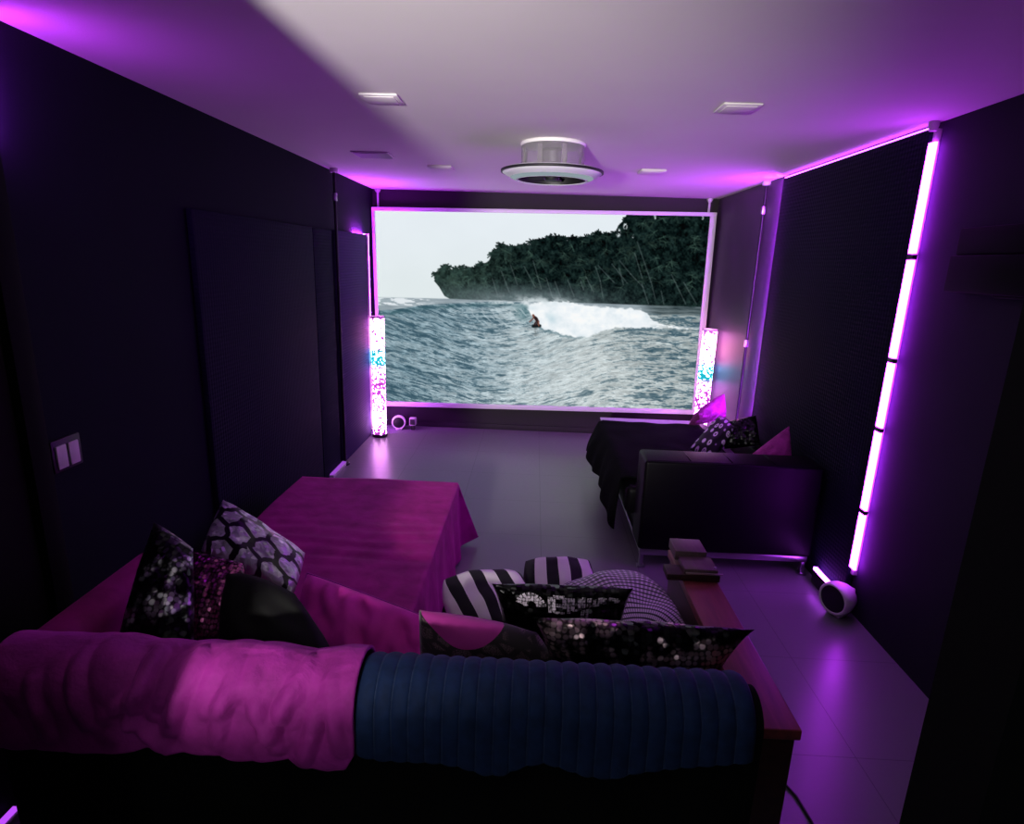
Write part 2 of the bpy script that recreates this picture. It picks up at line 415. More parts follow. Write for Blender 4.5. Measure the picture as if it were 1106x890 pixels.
# ------------------------------------------------------------------ cushions
def cushion_fn(c, T, pinch=.05, power=.55, rd=.10, wa=.016, wf=(4, 4)):
    """surface of a cushion spanned by its corners TL, TR, BR, BL (front faces the viewer of that order)"""
    TL, TR, BR, BL = [Vector(p) for p in c]
    n = ((TR-TL)+(BR-BL)).cross((TL-BL)+(TR-BR)).normalized()
    ctr = (TL+TR+BR+BL)/4
    def f(u, v, side, off=0.):
        a, b = 2*u-1, 2*v-1
        # edges pulled in between the corners
        ar, br_ = a*math.sqrt(1-rd*b*b), b*math.sqrt(1-rd*a*a)
        uu = .5+ar/2*(1-pinch*(1-b*b)); vv = .5+br_/2*(1-pinch*(1-a*a))
        p = BL*(1-uu)*(1-vv)+BR*uu*(1-vv)+TR*uu*vv+TL*(1-uu)*vv
        h = max(0., (1-a*a)*(1-b*b))**power*T/2
        wr = noise.noise(Vector((u*wf[0], v*wf[1], ctr.x*9+side)))*wa*min(1, h/T*3)
        return p-ctr+n*side*(h+wr+off*(1 if h > 0 else 0))
    return f, ctr, n

def cushion(name, c, T, m, label, group=None, pinch=.03, power=.48, N=30, piping=None, rd=.10, wa=.016, wf=(4, 4)):
    f, ctr, n = cushion_fn(c, T, pinch, power, rd, wa, wf)
    bm = bmesh.new(); uvl = bm.loops.layers.uv.new('UVMap')
    fr = [[bm.verts.new(f(i/N, j/N, 1)) for j in range(N+1)] for i in range(N+1)]
    bk = [[(fr[i][j] if i in (0, N) or j in (0, N) else bm.verts.new(f(i/N, j/N, -1))) for j in range(N+1)] for i in range(N+1)]
    for g, rev in ((fr, 0), (bk, 1)):
        for i in range(N):
            for j in range(N):
                idx = [(i, j), (i+1, j), (i+1, j+1), (i, j+1)]
                if rev: idx = idx[::-1]
                vv = [g[a][b] for a, b in idx]
                if len(set(vv)) < 4: continue
                try: fc = bm.faces.new(vv)
                except ValueError: continue
                for lp, (a, b) in zip(fc.loops, idx): lp[uvl].uv = (a/N, b/N)
    o = obj(name, bm, m, None, ctr, smooth=3.14)
    tag(o, label, 'cushion', group)
    if piping is not None:
        pts = [f(t/N, 0, 1) for t in range(N+1)]+[f(1, t/N, 1) for t in range(1, N+1)]+[f(1-t/N, 1, 1) for t in range(1, N+1)]+[f(0, 1-t/N, 1) for t in range(1, N+1)]
        obj('piping', tube(bmesh.new(), pts, .004, 6), piping, o, smooth=3.14)
    return o, f

# ------------------------------------------------------------------ camera
cam = bpy.data.cameras.new('camera'); co = bpy.data.objects.new('camera', cam); COL.objects.link(co)
cam.sensor_width = 36; cam.sensor_fit = 'HORIZONTAL'; cam.lens = 36*643.144/1106; cam.clip_start = .02
yaw, pitch, roll = -.0308466, .2468463, .0328603
fw = Vector((math.sin(yaw)*math.cos(pitch), math.cos(yaw)*math.cos(pitch), -math.sin(pitch)))
rt = fw.cross(Vector((0, 0, 1))).normalized(); up = rt.cross(fw)
r2 = rt*math.cos(roll)+up*math.sin(roll); u2 = up*math.cos(roll)-rt*math.sin(roll)
mw = Matrix((( r2.x, u2.x, -fw.x, 1.691686), (r2.y, u2.y, -fw.y, 0.), (r2.z, u2.z, -fw.z, 1.809646), (0, 0, 0, 1)))
co.matrix_world = mw
S.camera = co

# ------------------------------------------------------------------ room shell
def shell(name, m, *b):
    return struct(boxo(name, m, None, *b))
Y0 = -2.2                                                     # hall end behind the photographer
shell('floor', FLOOR, -.1, W+.1, Y0-.1, D+.1, -.1, 0)
shell('ceiling', M['ceiling'], -.1, W+.1, Y0-.1, D+.1, H, H+.1)
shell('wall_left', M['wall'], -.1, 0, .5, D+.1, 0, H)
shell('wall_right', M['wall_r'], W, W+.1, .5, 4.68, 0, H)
shell('wall_right_far', M['wall_side'], W, W+.1, 4.68, D+.1, 0, H)
shell('wall_far', M['wall_far'], 0, W, D, D+.1, 0, H)
# wall with the doorway the photograph is taken through
bm = bmesh.new()
box(bm, 0, .86, .585, .70, 0, H); box(bm, 2.24, W, .585, .70, 0, H); box(bm, .86, 2.24, .585, .70, 2.36, H)
struct(obj('wall_near', bm, M['matte']))
shell('wall_hall_left', M['hall'], .3, .4, Y0, .585, 0, H)
shell('wall_hall_right', M['hall'], 2.30, 2.40, Y0, .585, 0, H)
shell('wall_hall_end', M['hall'], .4, 2.3, Y0-.1, Y0, 0, H)
# low skirting along the far wall
struct(boxo('baseboard_far', M['wall_far'], None, .0, W, D-.018, D, 0, .06, .003))

# ------------------------------------------------------------------ wall panels
def panel(label, x0, x1, y0, y1, z0, z1, m, group=None):
    o = boxo('acoustic_panel', m, None, x0, x1, y0, y1, z0, z1, .008, 2)
    return tag(o, label, 'wall panel', group)
panel('tall dark navy felt panel covering the right wall beside the long lit strip', 3.462, W, 3.014, 4.68, .0, 2.455, M['panel'])
panel('wide navy door-height panel on the left wall behind the magenta chaise', .002, .035, 2.94, 4.535, 0, 2.01, M['panel'])
panel('narrow navy panel on left wall between the wide panel and the black conduit', .002, .035, 4.545, 4.96, 0, 2.01, M['panel'])
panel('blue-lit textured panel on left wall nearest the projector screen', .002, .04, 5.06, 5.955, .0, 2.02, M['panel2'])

# black door panel at the left edge, nearest the viewer
d = thing('closet_door', 'black closet door at the left edge of the room by the light switch', 'door', (0, 0, 0))
boxo('door_leaf', M['matte'], d, .002, .03, .86, 1.80, .01, 2.40, .004)
boxo('door_frame', M['matte'], d, .002, .06, 1.80, 1.88, 0, 2.44, .004)
boxo('hinge', M['black_metal'], d, .05, .056, 1.80, 1.83, 1.54, 1.62, .002)
boxo('hinge', M['black_metal'], d, .05, .056, 1.80, 1.83, .30, .38, .002)

# light switch
sw = thing('light_switch', 'double rocker light switch with pale rockers on dark left wall', 'light switch', (0, 2.015, 1.08))
boxo('switch_plate', M['dark'], sw, 0, .012, -.075, .062, -.058, .062, .004)
boxo('rocker', M['offwhite'], sw, .012, .02, -.062, -.016, -.045, .040, .003)
boxo('rocker', M['offwhite'], sw, .012, .02, -.004, .042, -.045, .040, .003)

# ------------------------------------------------------------------ conduits and hangers
def conduit(label, x, y, zb, clips, sgn):
    t = thing('cable_conduit', label, 'conduit', (x, y, 0))
    obj('pipe', tube(bmesh.new(), [(0, 0, zb), (0, 0, H-.02)], .012, 12), M['black_metal'], t, smooth=1.)
    for z in clips: boxo('clip', M['steel'], t, -.016, .016, -.016, .016, z-.02, z+.04, .004)
    bm = lathe(bmesh.new(), [(0, H-.03), (.03, H-.03), (.034, H-.02), (.034, H), (0, H)], 16)
    obj('ceiling_rose', bm, M['offwhite'], t, smooth=.8)
    if zb < .1:
        obj('foot', lathe(bmesh.new(), [(0, 0), (.04, 0), (.045, .012), (.03, .03), (0, .03)], 20), M['dark'], t, smooth=.8)
conduit('black vertical conduit running down the left wall to the floor', .055, 5.01, 0., (2.26,), 1)
conduit('black vertical conduit down the right wall beyond the navy panel', W-.02, 5.05, .4, (2.26, 1.2), -1)
def hanger(label, x, y, L):
    t = thing('screen_hanger', label, 'screen hanger', (x, y, 0))
    obj('rod', tube(bmesh.new(), [(0, 0, H-L), (0, 0, H-.015)], .011, 10), M['offwhite'], t, smooth=1.)
    obj('ceiling_hook', lathe(bmesh.new(), [(0, H-.035), (.018, H-.035), (.03, H-.012), (.03, H), (0, H)], 16), M['offwhite'], t, smooth=.8)
hanger('short hanger rod from ceiling above the left top corner of the screen', .06, D-.03, .19)
hanger('short hanger rod from ceiling above the right top corner of the screen', W-.10, D-.03, .17)

# ------------------------------------------------------------------ projector screen
SX0, SX1, SZ0, SZ1 = .025, 3.475, .262, 2.325
ty = D-.085
scr = thing('projector_screen', 'large projector screen showing a surfer riding a wave below palm trees', 'projector screen', (W/2, ty, (SZ0+SZ1)/2))
scr.rotation_euler = (0, -math.radians(.75), 0)
w2, h2 = (SX1-SX0)/2, (SZ1-SZ0)/2
bm = bmesh.new(); fwid = .045
box(bm, -w2, w2, -.03, .03, h2-.036, h2, .004); box(bm, -w2, w2, -.03, .03, -h2, -h2+.05, .004)
box(bm, -w2, -w2+.032, -.03, .03, -h2+.05, h2-.036, .004); box(bm, w2-.062, w2, -.03, .03, -h2+.05, h2-.036, .004)
obj('frame', bm, M['frame'], scr, smooth=.6)
boxo('backing', M['dark'], scr, -w2+.01, w2-.01, .0, .028, -h2+.01, h2-.01)

def rnd(seed): return np.random.RandomState(seed).rand(256, 256)
def vn(x, y, seed):
    R = rnd(seed); xi = np.floor(x).astype(int); yi = np.floor(y).astype(int); fx = x-xi; fy = y-yi
    fx = fx*fx*(3-2*fx); fy = fy*fy*(3-2*fy); a = lambda i, j: R[(xi+i) % 256, (yi+j) % 256]
    return (a(0, 0)*(1-fx)+a(1, 0)*fx)*(1-fy)+(a(0, 1)*(1-fx)+a(1, 1)*fx)*fy
def fb(x, y, seed, o=4):
    s = 0; amp = .5; t = 0
    for k in range(o):
        s = s+amp*vn(x*2**k+17*k, y*2**k+31*k, seed+k); t += amp; amp *= .55
    return s/t
def ss(a, b, x): t = np.clip((x-a)/(b-a), 0, 1); return t*t*(3-2*t)
def lin(c): c = np.clip(c, 0, 255)/255.; return np.where(c <= .04045, c/12.92, ((c+.055)/1.055)**2.4)
def seg(X, Y, a, b, r):
    ax, ay = a; bx, by = b; dx, dy = bx-ax, by-ay
    t = np.clip(((X-ax)*dx+(Y-ay)*dy)/(dx*dx+dy*dy), 0, 1)
    return 1-ss(r*.5, r*1.3, np.hypot(X-ax-t*dx, Y-ay-t*dy))

def surf_picture(nx, ny):
    """the film still: X 0..364 across, Y 0..216 down, colours in sRGB 0..255"""
    gx, gy = np.meshgrid(np.linspace(0, 1, nx), np.linspace(0, 1, ny))
    X = gx*364; Y = gy*214
    def mixc(C, m, c): return C*(1-m[..., None])+np.array(c)*m[..., None] if not isinstance(c, np.ndarray) else C*(1-m[..., None])+c*m[..., None]
    C = np.zeros((ny, nx, 3))
    sky = np.array([229., 237., 243.])+(ss(0, 94, Y)*-1)[..., None]*np.array([3., 2., 6.])+(fb(X/60, Y/40, 3)[..., None]-.5)*6
    C[:] = sky
    # ---- sea
    crest = np.interp(X, [0, 15, 50, 80, 110, 140, 165, 172, 180], [108, 107, 101, 98.5, 96.5, 95, 95.5, 97, 100])
    hz = 93.
    far = np.array([150., 164., 172.])+(fb(X/14, Y/1.1, 11)[..., None]-.5)*60
    C = mixc(C, ss(hz-.5, hz+.5, Y), far)
    fo = ss(.45, .62, fb(X/9, Y/2.2, 21)) * ss(75, 35, X)*ss(93, 94, Y)*ss(103, 100, Y)
    C = mixc(C, np.clip(fo*1.3, 0, 1), [226, 233, 238])
    # right far water, darker
    fr = np.array([84., 98., 102.])+(fb(X/16, Y/1.5, 33)[..., None]-.5)*120
    C = mixc(C, ss(285, 320, X)*ss(93.5, 95, Y), fr)
    # wave body: ripples running down to the right on the left half, level on the right
    k = ss(90, 280, X)
    sl = .26*(1-k)
    Yr = Y-X*sl
    warp = fb(X/30, Y/16, 41)*9
    n1 = fb(X/10, (Yr+warp)/1.7, 51, 4); n2 = fb(X/4.2, (Yr+warp*.6)/1.05, 61, 3)
    big = fb(X/40, (Yr+warp)/8, 57, 2)-.5
    calm = np.exp(-((X-215)/80)**2-((Y-165)/52)**2)
    tone = np.clip(.34+.36*ss(0, 190, X)-.10*ss(230, 364, X)+.16*ss(150, 214, Y)*ss(0, 120, X)+.26*calm+.55*big*(1-.5*calm)+.10*ss(160, 110, X)*0, 0, 1)
    lo_ = np.array([104., 134., 148.])*(1-k[..., None])+np.array([122., 136., 138.])*k[..., None]
    hi_ = np.array([186., 201., 207.])*(1-k[..., None])+np.array([198., 207., 208.])*k[..., None]
    wv = lo_*(1-tone[..., None])+hi_*tone[..., None]
    wv = wv*(1+(n1-.5)[..., None]*.30+(n2-.5)[..., None]*.30)
    for (sx_, sy_, sd, th, am) in ((13, 1.7, 66, .47, .80), (6.5, 1.0, 77, .46, .55), (24, 3.0, 88, .42, .75)):
        nn = fb(X/sx_, (Yr+warp*.7)/sy_, sd, 3)
        dkm = ss(th-.015, th-.15, nn+.10*calm+.12*big)
        wv = mixc(wv, dkm*am*(1-.6*calm), [52, 82, 97])
    rip = n1
    spark = ss(.62, .80, n2)*.30
    wv = mixc(wv, spark, [216, 226, 228])
    body = np.where(X < 178, ss(-.6, .6, Y-crest), ss(104, 107, Y))
    C = mixc(C, body, wv)
    # thin dark lip on the crest and the white streaks on the face below it
    lip = np.exp(-((Y-crest-2.2-2*fb(X/7, Y/5, 71))/2.2)**2)*ss(175, 160, X)*(.45+.55*ss(.4, .6, fb(X/6, Y/2, 72)))
    C = mixc(C, lip*.8, [52, 88, 98])
    face = np.exp(-((X-165)/9)**2)*ss(96, 99, Y)*ss(122, 106, Y)
    C = mixc(C, face*.8, [72, 112, 120])
    st = ss(.52, .7, fb((X-Y*1.1)/3.2, (Y+X*.2)/7, 81))*ss(100, 104, Y)*ss(135, 112, Y)*ss(60, 130, X)*ss(180, 165, X)
    C = mixc(C, st*.55, [200, 214, 220])
    # ---- palm forest
    px = [63, 66, 71, 79, 86, 95, 105, 114, 122, 126, 131, 140, 149, 158, 168, 176, 186, 196, 205, 214, 224, 232, 240, 248, 258, 263, 267, 272, 278, 380]
    py = [80, 66, 61, 59, 63, 59, 62, 57, 54, 50, 42, 33, 36, 33, 35, 29, 29, 24, 27, 27, 24, 25, 22, 19, 20, 19, 11, 3, -5, -10]
    top = np.interp(X, px, py)+(fb(X/3.2, Y/3.2, 91, 3)-.5)*5.5
    base = np.interp(X, [63, 70, 76, 82, 110, 240, 364], [72, 80, 90, 93, 93.5, 94.5, 96])
    tm = ss(-.5, .8, Y-top)*ss(.8, -.5, Y-base)*ss(62, 65, X)
    rs = np.random.RandomState(5)
    crowns = [(69, 65), (80, 58), (87, 61), (104, 60), (114, 56), (131, 42), (140, 33), (152, 35), (165, 33), (186, 27), (192, 24), (207, 27), (216, 26), (232, 24), (244, 20), (262, 24), (276, 3), (72, 70)]+[(a, np.interp(a, px, py)-rs.uniform(-2.5, 2.5)) for a in np.arange(68, 268, 5.5)+rs.uniform(-2, 2, 37)]
    for (a, b) in crowns:
        for q in range(11):
            an = q/11*2*PI+rs.rand()*.5; L = rs.uniform(3.5, 6.8)
            ex, ey = a+L*math.cos(an), b+L*.72*math.sin(an)+1.8
            x0, x1 = sorted((a, ex)); y0, y1 = sorted((b, ey))
            cm = slice(max(0, int((y0-3)/214*ny)), max(0, int((y1+3)/214*ny)+1)), slice(max(0, int((x0-3)/364*nx)), int((x1+3)/364*nx)+1)
            if X[cm].size: tm[cm] = np.maximum(tm[cm], seg(X[cm], Y[cm], (a, b), (ex, ey), .75))
    # sky gaps between the tall palms on the right
    for (gx_, gy_, r_) in [(267, 19, 3.5), (274, 12, 3), (305, 2, 2), (356, 2, 1.6), (283, 22, 1.6)]:
        tm *= 1-(ss(r_, r_*.4, np.hypot((X-gx_), (Y-gy_)*.6))*ss(.35, .6, fb(X/2, Y/2, 97)))
    lf_ = ss(200, 70, X)[..., None]
    fn = fb(X/5, Y/5, 101, 4); fn2 = fb(X/1.9, Y/1.9, 105, 2)
    G = np.array([10., 22., 22.])*(1-lf_)+np.array([34., 50., 46.])*lf_
    G = G+((fn-.45)[..., None]*np.array([46., 62., 58.])+(fn2-.5)[..., None]*np.array([34., 44., 38.]))
    for q in range(130):                                    # fronds inside the mass
        a = rs.uniform(80, 362); b = rs.uniform(max(0, np.interp(a, px, py)+3), 78)
        colr = np.array([54., 76., 68.])*rs.uniform(.55, 1.15)
        for w in range(7):
            an = rs.uniform(0, 2*PI); L = rs.uniform(4, 8); ex, ey = a+L*math.cos(an), b+L*.7*math.sin(an)+1.5
            x0, x1 = sorted((a, ex)); y0, y1 = sorted((b, ey))
            cm = slice(max(0, int((y0-2)/214*ny)), max(1, int((y1+2)/214*ny)+1)), slice(max(0, int((x0-2)/364*nx)), int((x1+2)/364*nx)+1)
            if X[cm].size: G[cm] = mixc(G[cm], .45*seg(X[cm], Y[cm], (a, b), (ex, ey), .55), colr)
    trunks = [((288, 28), (306, 70)), ((306, 70), (312, 88)), ((270, 48), (283, 62)), ((283, 62), (298, 76)), ((247, 54), (266, 72)), ((244, 55), (250, 70)), ((250, 70), (254, 88)),
              ((328, 62), (346, 93)), ((342, 70), (358, 93)), ((234, 66), (243, 82)), ((214, 70), (222, 88)), ((200, 72), (208, 92)), ((286, 40), (296, 66)), ((150, 55), (158, 76)), ((165, 56), (178, 78)), ((175, 50), (185, 80)),
              ((130, 70), (136, 88)), ((270, 56), (276, 74)), ((228, 70), (232, 80)), ((262, 52), (280, 72)), ((318, 80), (322, 94)), ((296, 72), (305, 94)), ((140, 62), (149, 84)), ((190, 68), (198, 90))]
    for a, b in trunks: G = mixc(G, .34*seg(X, Y, a, b, .75), [112, 126, 126])
    mist = ss(66, 95, Y+6*(fb(X/20, Y/10, 111)-.5))*np.exp(-((X-165)/95)**2)*.75
    G = mixc(G, mist, [122, 138, 144])
    C = mixc(C, np.clip(tm, 0, 1), G)
    # ---- breaking wave, spray
    ftop = np.interp(X, [150, 165, 172, 186, 200, 240, 280, 300, 312, 330, 364], [97, 95, 97, 95, 92, 97, 99, 101, 112, 118, 118])+(fb(X/5, Y/3, 121)-.5)*5
    fbot = np.interp(X, [150, 168, 176, 184, 196, 210, 225, 240, 255, 270, 300, 330, 364], [97, 99, 112, 123, 126, 130, 133, 132, 126, 121, 121, 121, 121])+(fb(X/5, Y/3, 122)-.5)*4
    fm = ss(-.8, 1.4, Y-ftop)*ss(1.0, -1.2, Y-fbot)*ss(168, 173, X)
    fcol = np.array([238., 244., 248.])+(fb(X/8, Y/6, 131)[..., None]-.5)*np.array([44., 30., 24.])
    tq = np.exp(-((X-197)/6)**2-((Y-112)/6)**2)*.35
    fcol = mixc(fcol, tq, [150, 190, 205])
    thin = 1-.55*ss(300, 335, X)*(fb(X/12, Y/1.5, 133) < .52)
    C = mixc(C, np.clip(fm*thin, 0, 1), fcol)
    spray = np.exp(-((Y-92-4*fb(X/12, Y/8, 141))/5.5)**2)*np.exp(-((X-180)/42)**2)*ss(.3, .7, fb(X/7, Y/4, 142))*.85
    C = mixc(C, np.clip(spray, 0, 1), [222, 232, 236])
    cl = np.exp(-((X-150)/34)**2)*np.exp(-((Y-96)/1.6)**2)*ss(.4, .6, fb(X/4, Y/2, 151))
    C = mixc(C, cl*.7, [225, 233, 236])
    edge = np.exp(-((Y-fbot-1.3)/1.2)**2)*ss(180, 186, X)*ss(240, 215, X)
    C = mixc(C, edge*.55, [70, 104, 116])
    # ---- surfer in a crouch on a dark board, with the broken reflection under him
    refl = np.exp(-((X-179.5)/3.2)**2)*ss(122, 124, Y)*ss(142, 126, Y)*ss(.45, .6, fb(X/3, Y/.9, 161))
    C = mixc(C, refl*.6, [92, 100, 102])
    XS = 180.5+(X-180.5)/1.3; YS = 121.5+(Y-121.5)/1.3
    br = seg(XS, YS, (177.8, 121.6), (183.6, 121.2), 1.5); C = mixc(C, br, [14, 28, 32])
    sk = [120, 74, 62]; dk = [44, 30, 32]
    for a, b, r, c in [((179.6, 114.6), (181.6, 117.5), 1.5, dk), ((178.4, 113.6), (180.6, 115.2), 1.3, dk), ((178.2, 114.2), (174.6, 118), .55, sk), ((181.8, 118), (180.2, 120.6), .8, dk), ((179.8, 118.2), (178.4, 121), .75, dk), ((182.2, 117.4), (182.6, 121), .7, sk), ((177.6, 112.2), (177.9, 112.8), 1.1, sk)]:
        C = mixc(C, seg(XS, YS, a, b, r), c)
    return np.clip(C, 4, 250)

nx, ny = 520, 310
C = lin(surf_picture(nx, ny))
ax0, ax1, az0, az1 = -w2+.030, w2-.060, -h2+.046, h2-.034
xs = np.linspace(ax0, ax1, nx); zs = np.linspace(az1, az0, ny)
VX, VZ = np.meshgrid(xs, zs)
co_ = np.stack([VX, np.full_like(VX, -.012), VZ], -1).reshape(-1, 3).astype(np.float32)
idx = np.arange(nx*ny).reshape(ny, nx)
q = np.stack([idx[:-1, :-1], idx[1:, :-1], idx[1:, 1:], idx[:-1, 1:]], -1).reshape(-1)
me = bpy.data.meshes.new('film_picture')
me.vertices.add(nx*ny); me.vertices.foreach_set('co', co_.ravel())
nf = len(q)//4
me.loops.add(nf*4); me.loops.foreach_set('vertex_index', q.astype(np.int32))
me.polygons.add(nf); me.polygons.foreach_set('loop_start', np.arange(0, nf*4, 4, dtype=np.int32))
me.update(calc_edges=True)
at = me.color_attributes.new('film', 'FLOAT_COLOR', 'POINT')
at.data.foreach_set('color', np.concatenate([C.reshape(-1, 3), np.ones((nx*ny, 1))], 1).astype(np.float32).ravel())
t = NT('projected_film'); e = t.n('ShaderNodeEmission'); a = t.n('ShaderNodeAttribute', attribute_name='film')
t.l(a.outputs['Color'], e.inputs[0]); e.inputs[1].default_value = 1.0; t.l(e.outputs[0], t.out.inputs[0])
t.m.cycles.emission_sampling = 'NONE'                       # thousands of tiny faces: found by bounced rays instead
link('film_picture', me, t.m, scr)

# ------------------------------------------------------------------ LED strips
led = thing('led_strip', 'long vertical violet light strip on right wall from ceiling to floor speaker', 'light strip', (W, 3.0, 0))
boxo('channel', M['offwhite'], led, -.024, -.0, -.012, .012, .22, H-.03, .002)
for z0, z1 in ((.262, .58), (.605, 1.03), (1.055, 1.385), (1.41, 1.878), (1.908, 2.395)):
    boxo('light_segment', M['led'], led, -.038, -.024, -.036, .010, z0, z1)
for z in (.592, 1.042, 1.397, 1.892): boxo('clip', M['dark'], led, -.040, -.020, -.038, .011, z-.011, z+.011, .002)
obj('end_cap', lathe(bmesh.new(), [(0, H-.04), (.016, H-.04), (.022, H-.015), (.022, H), (0, H)], 16), M['offwhite'], led, (-.035, .0, 0), smooth=.8)
led = thing('led_strip', 'vertical violet light strip behind the left glitter lamp beside the screen', 'light strip', (0, 5.965, 0))
boxo('channel', M['offwhite'], led, .003, .056, -.008, .002, .06, 2.03, .002)
boxo('light_segment', M['led_mid'], led, .034, .054, -.002, .014, .07, 2.028)
boxo('light_segment', M['led_top'], led, .004, .017, -.33, -.012, 2.0203, 2.0213)
led = thing('led_strip', 'violet light strip on the far edge of tall navy right wall panel', 'light strip', (W, 4.68, 0))
boxo('channel', M['offwhite'], led, -.032, -.0, .0, .008, .1, H-.03, .002)
boxo('light_segment', M['led_edge'], led, -.028, -.016, .008, .016, .1, H-.05)
led = thing('led_strip', 'thin violet light line along the top of tall navy panel, under the ceiling', 'light strip', (W, 4.68, 0))
boxo('channel', M['offwhite'], led, -.036, -.004, -1.64, -.02, 2.456, 2.458, .0005)
boxo('light_segment', M['led_gap'], led, -.034, -.026, -1.64, -.02, 2.458, 2.466)
led = thing('led_strip', 'short violet floor light strip behind the white speaker under the black sofa', 'light strip', (3.435, 0, .0))
boxo('channel', M['dark'], led, -.012, .014, 3.06, 3.30, .0, .085, .003)
boxo('light_segment', M['led_floor'], led, -.012, .010, 3.065, 3.295, .085, .10)
led = thing('led_strip', 'dim violet strip along left floor beyond the magenta chaise', 'light strip', (.0, 0, 0))
boxo('channel', M['offwhite'], led, .036, .075, 4.64, 5.0, .0, .03, .003)
boxo('light_segment', M['led_soft'], led, .038, .072, 4.65, 4.99, .03, .036)
led = thing('led_strip', 'violet strip on floor at the lower left corner beside the sofa back', 'light strip', (0, 0, 0))
boxo('channel', M['offwhite'], led, .035, .07, .80, 1.53, .0, .01, .002)
boxo('light_segment', M['led_low'], led, .04, .062, .81, 1.525, .01, .016)
led = thing('led_strip', 'violet strip on the upper edge of the black closet door frame', 'light strip', (0, 1.88, 0))
boxo('channel', M['offwhite'], led, .0, .046, .0, .008, 2.10, 2.44, .002)
boxo('light_segment', M['led_closet'], led, .012, .030, .008, .016, 2.12, 2.43)

# ------------------------------------------------------------------ glitter lamps
def glitter(label, x, y, seed):
    L = thing('glitter_lamp', label, 'lamp', (x, y, 0), None)
    obj('base', lathe(bmesh.new(), [(0, 0), (.073, 0), (.076, .008), (.075, .022), (.070, .03), (0, .03)], 40), M['dark'], L, smooth=.6)
    obj('glitter_column', lathe(bmesh.new(), [(.067, 0), (.068, .004), (.068, 1.196), (.064, 1.20), (0, 1.20)], 48), glitter_lamp('glitter_glow', seed), L, (0, 0, .03), smooth=.6)
    obj('rim', lathe(bmesh.new(), [(.068, 1.228), (.072, 1.228), (.072, 1.243), (.064, 1.243), (.064, 1.232), (.068, 1.228)], 40), M['offwhite'], L, smooth=.6)
glitter('glowing glitter column lamp left of the screen', .135, 5.93, 1.3)
glitter('glowing glitter column lamp right of the screen behind the black sofa', 3.395, 5.82, 4.1)

# ------------------------------------------------------------------ floor speakers
def speaker(label, loc, aim, R, L):
    t = thing('speaker', label, 'speaker', loc)
    mt = Matrix.Rotation(aim, 4, 'Z') @ Matrix.Rotation(PI/2, 4, 'Y')         # axis along +X, then aimed
    prof = [(0, -L*.55), (R*.62, -L*.55), (R*.78, -L*.45), (R*.96, -L*.1), (R, L*.15), (R*.98, L*.36), (R*.90, L*.45), (R*.82, L*.45), (R*.80, L*.40)]
    obj('housing', lathe(bmesh.new(), prof, 48, mt), M['white'], t, (0, 0, R+.012), smooth=.9)
    obj('grille', lathe(bmesh.new(), [(R*.80, L*.40), (R*.5, L*.425), (0, L*.43)], 48, mt), M['lens'], t, (0, 0, R+.012), smooth=.9)
    bm = bmesh.new(); box(bm, -L*.35, L*.25, -R*.45, R*.45, 0, .03, .006)
    bmesh.ops.transform(bm, matrix=Matrix.Rotation(aim, 4, 'Z'), verts=bm.verts[:]); obj('foot', bm, M['white'], t, smooth=.8)
    bm = bmesh.new(); box(bm, -L*.72, -L*.40, -R*.42, R*.42, R*.75, R*1.75, .012)
    bmesh.ops.transform(bm, matrix=Matrix.Rotation(aim, 4, 'Z'), verts=bm.verts[:]); obj('rear_cap', bm, M['white'], t, smooth=.8)
speaker('white round speaker with black grille on floor under the long wall strip', (3.405, 2.955, 0), PI+.45, .090, .115)
speaker('small round speaker with dark face on floor beside the left glitter lamp', (.275, 6.2, 0), -PI/2+.1, .075, .10)
cb = thing('cube_speaker', 'small pale cube beside the round speaker under the screen', 'speaker', (.425, 6.22, 0))
boxo('body', M['offwhite'], cb, -.035, .035, -.035, .035, .05, .135, .010)
boxo('face', M['dark'], cb, -.026, .026, -.039, -.034, .062, .124, .004)
boxo('stand', M['dark'], cb, -.022, .022, -.022, .022, 0, .052, .004)

# ------------------------------------------------------------------ ceiling
def surface_light(label, x0, x1, y0, y1, h, m, group, border=.018):
    t = thing('ceiling_light', label, 'ceiling light', ((x0+x1)/2, (y0+y1)/2, H), group)
    a, b = (x1-x0)/2, (y1-y0)/2
    boxo('housing', M['ceiling'], t, -a, a, -b, b, -h, 0, .004)
    boxo('diffuser', M['ceiling'], t, -a+border, a-border, -b+border, b-border, -h-.003, -h+.002, .001)
surface_light('square surface ceiling light on the left, nearest the viewer', .91, 1.075, 2.75, 2.91, .009, M['offwhite'], None)
surface_light('square surface ceiling light on the right, nearest the viewer', 2.45, 2.615, 2.76, 2.92, .009, M['offwhite'], None)
surface_light('small square ceiling light between the fan and the left air vent', .86, 1.04, 4.68, 4.86, .016, M['offwhite'], None)
surface_light('small square ceiling light right of the fan, near the screen', 2.42, 2.60, 4.58, 4.76, .016, M['offwhite'], None)
v = thing('air_vent', 'flat grey rectangular air vent in ceiling on the left', 'vent', (.565, 4.285, H))
boxo('vent_frame', M['offwhite'], v, -.125, .125, -.11, .11, -.008, 0, .002)
bm = bmesh.new()
for k in range(9):
    y = -.09+k*.0225; box(bm, -.11, .11, y-.008, y+.008, -.012, -.006)
obj('louvre', bm, pbr('vent_grey', (.22, .21, .24, 1), .6), v)

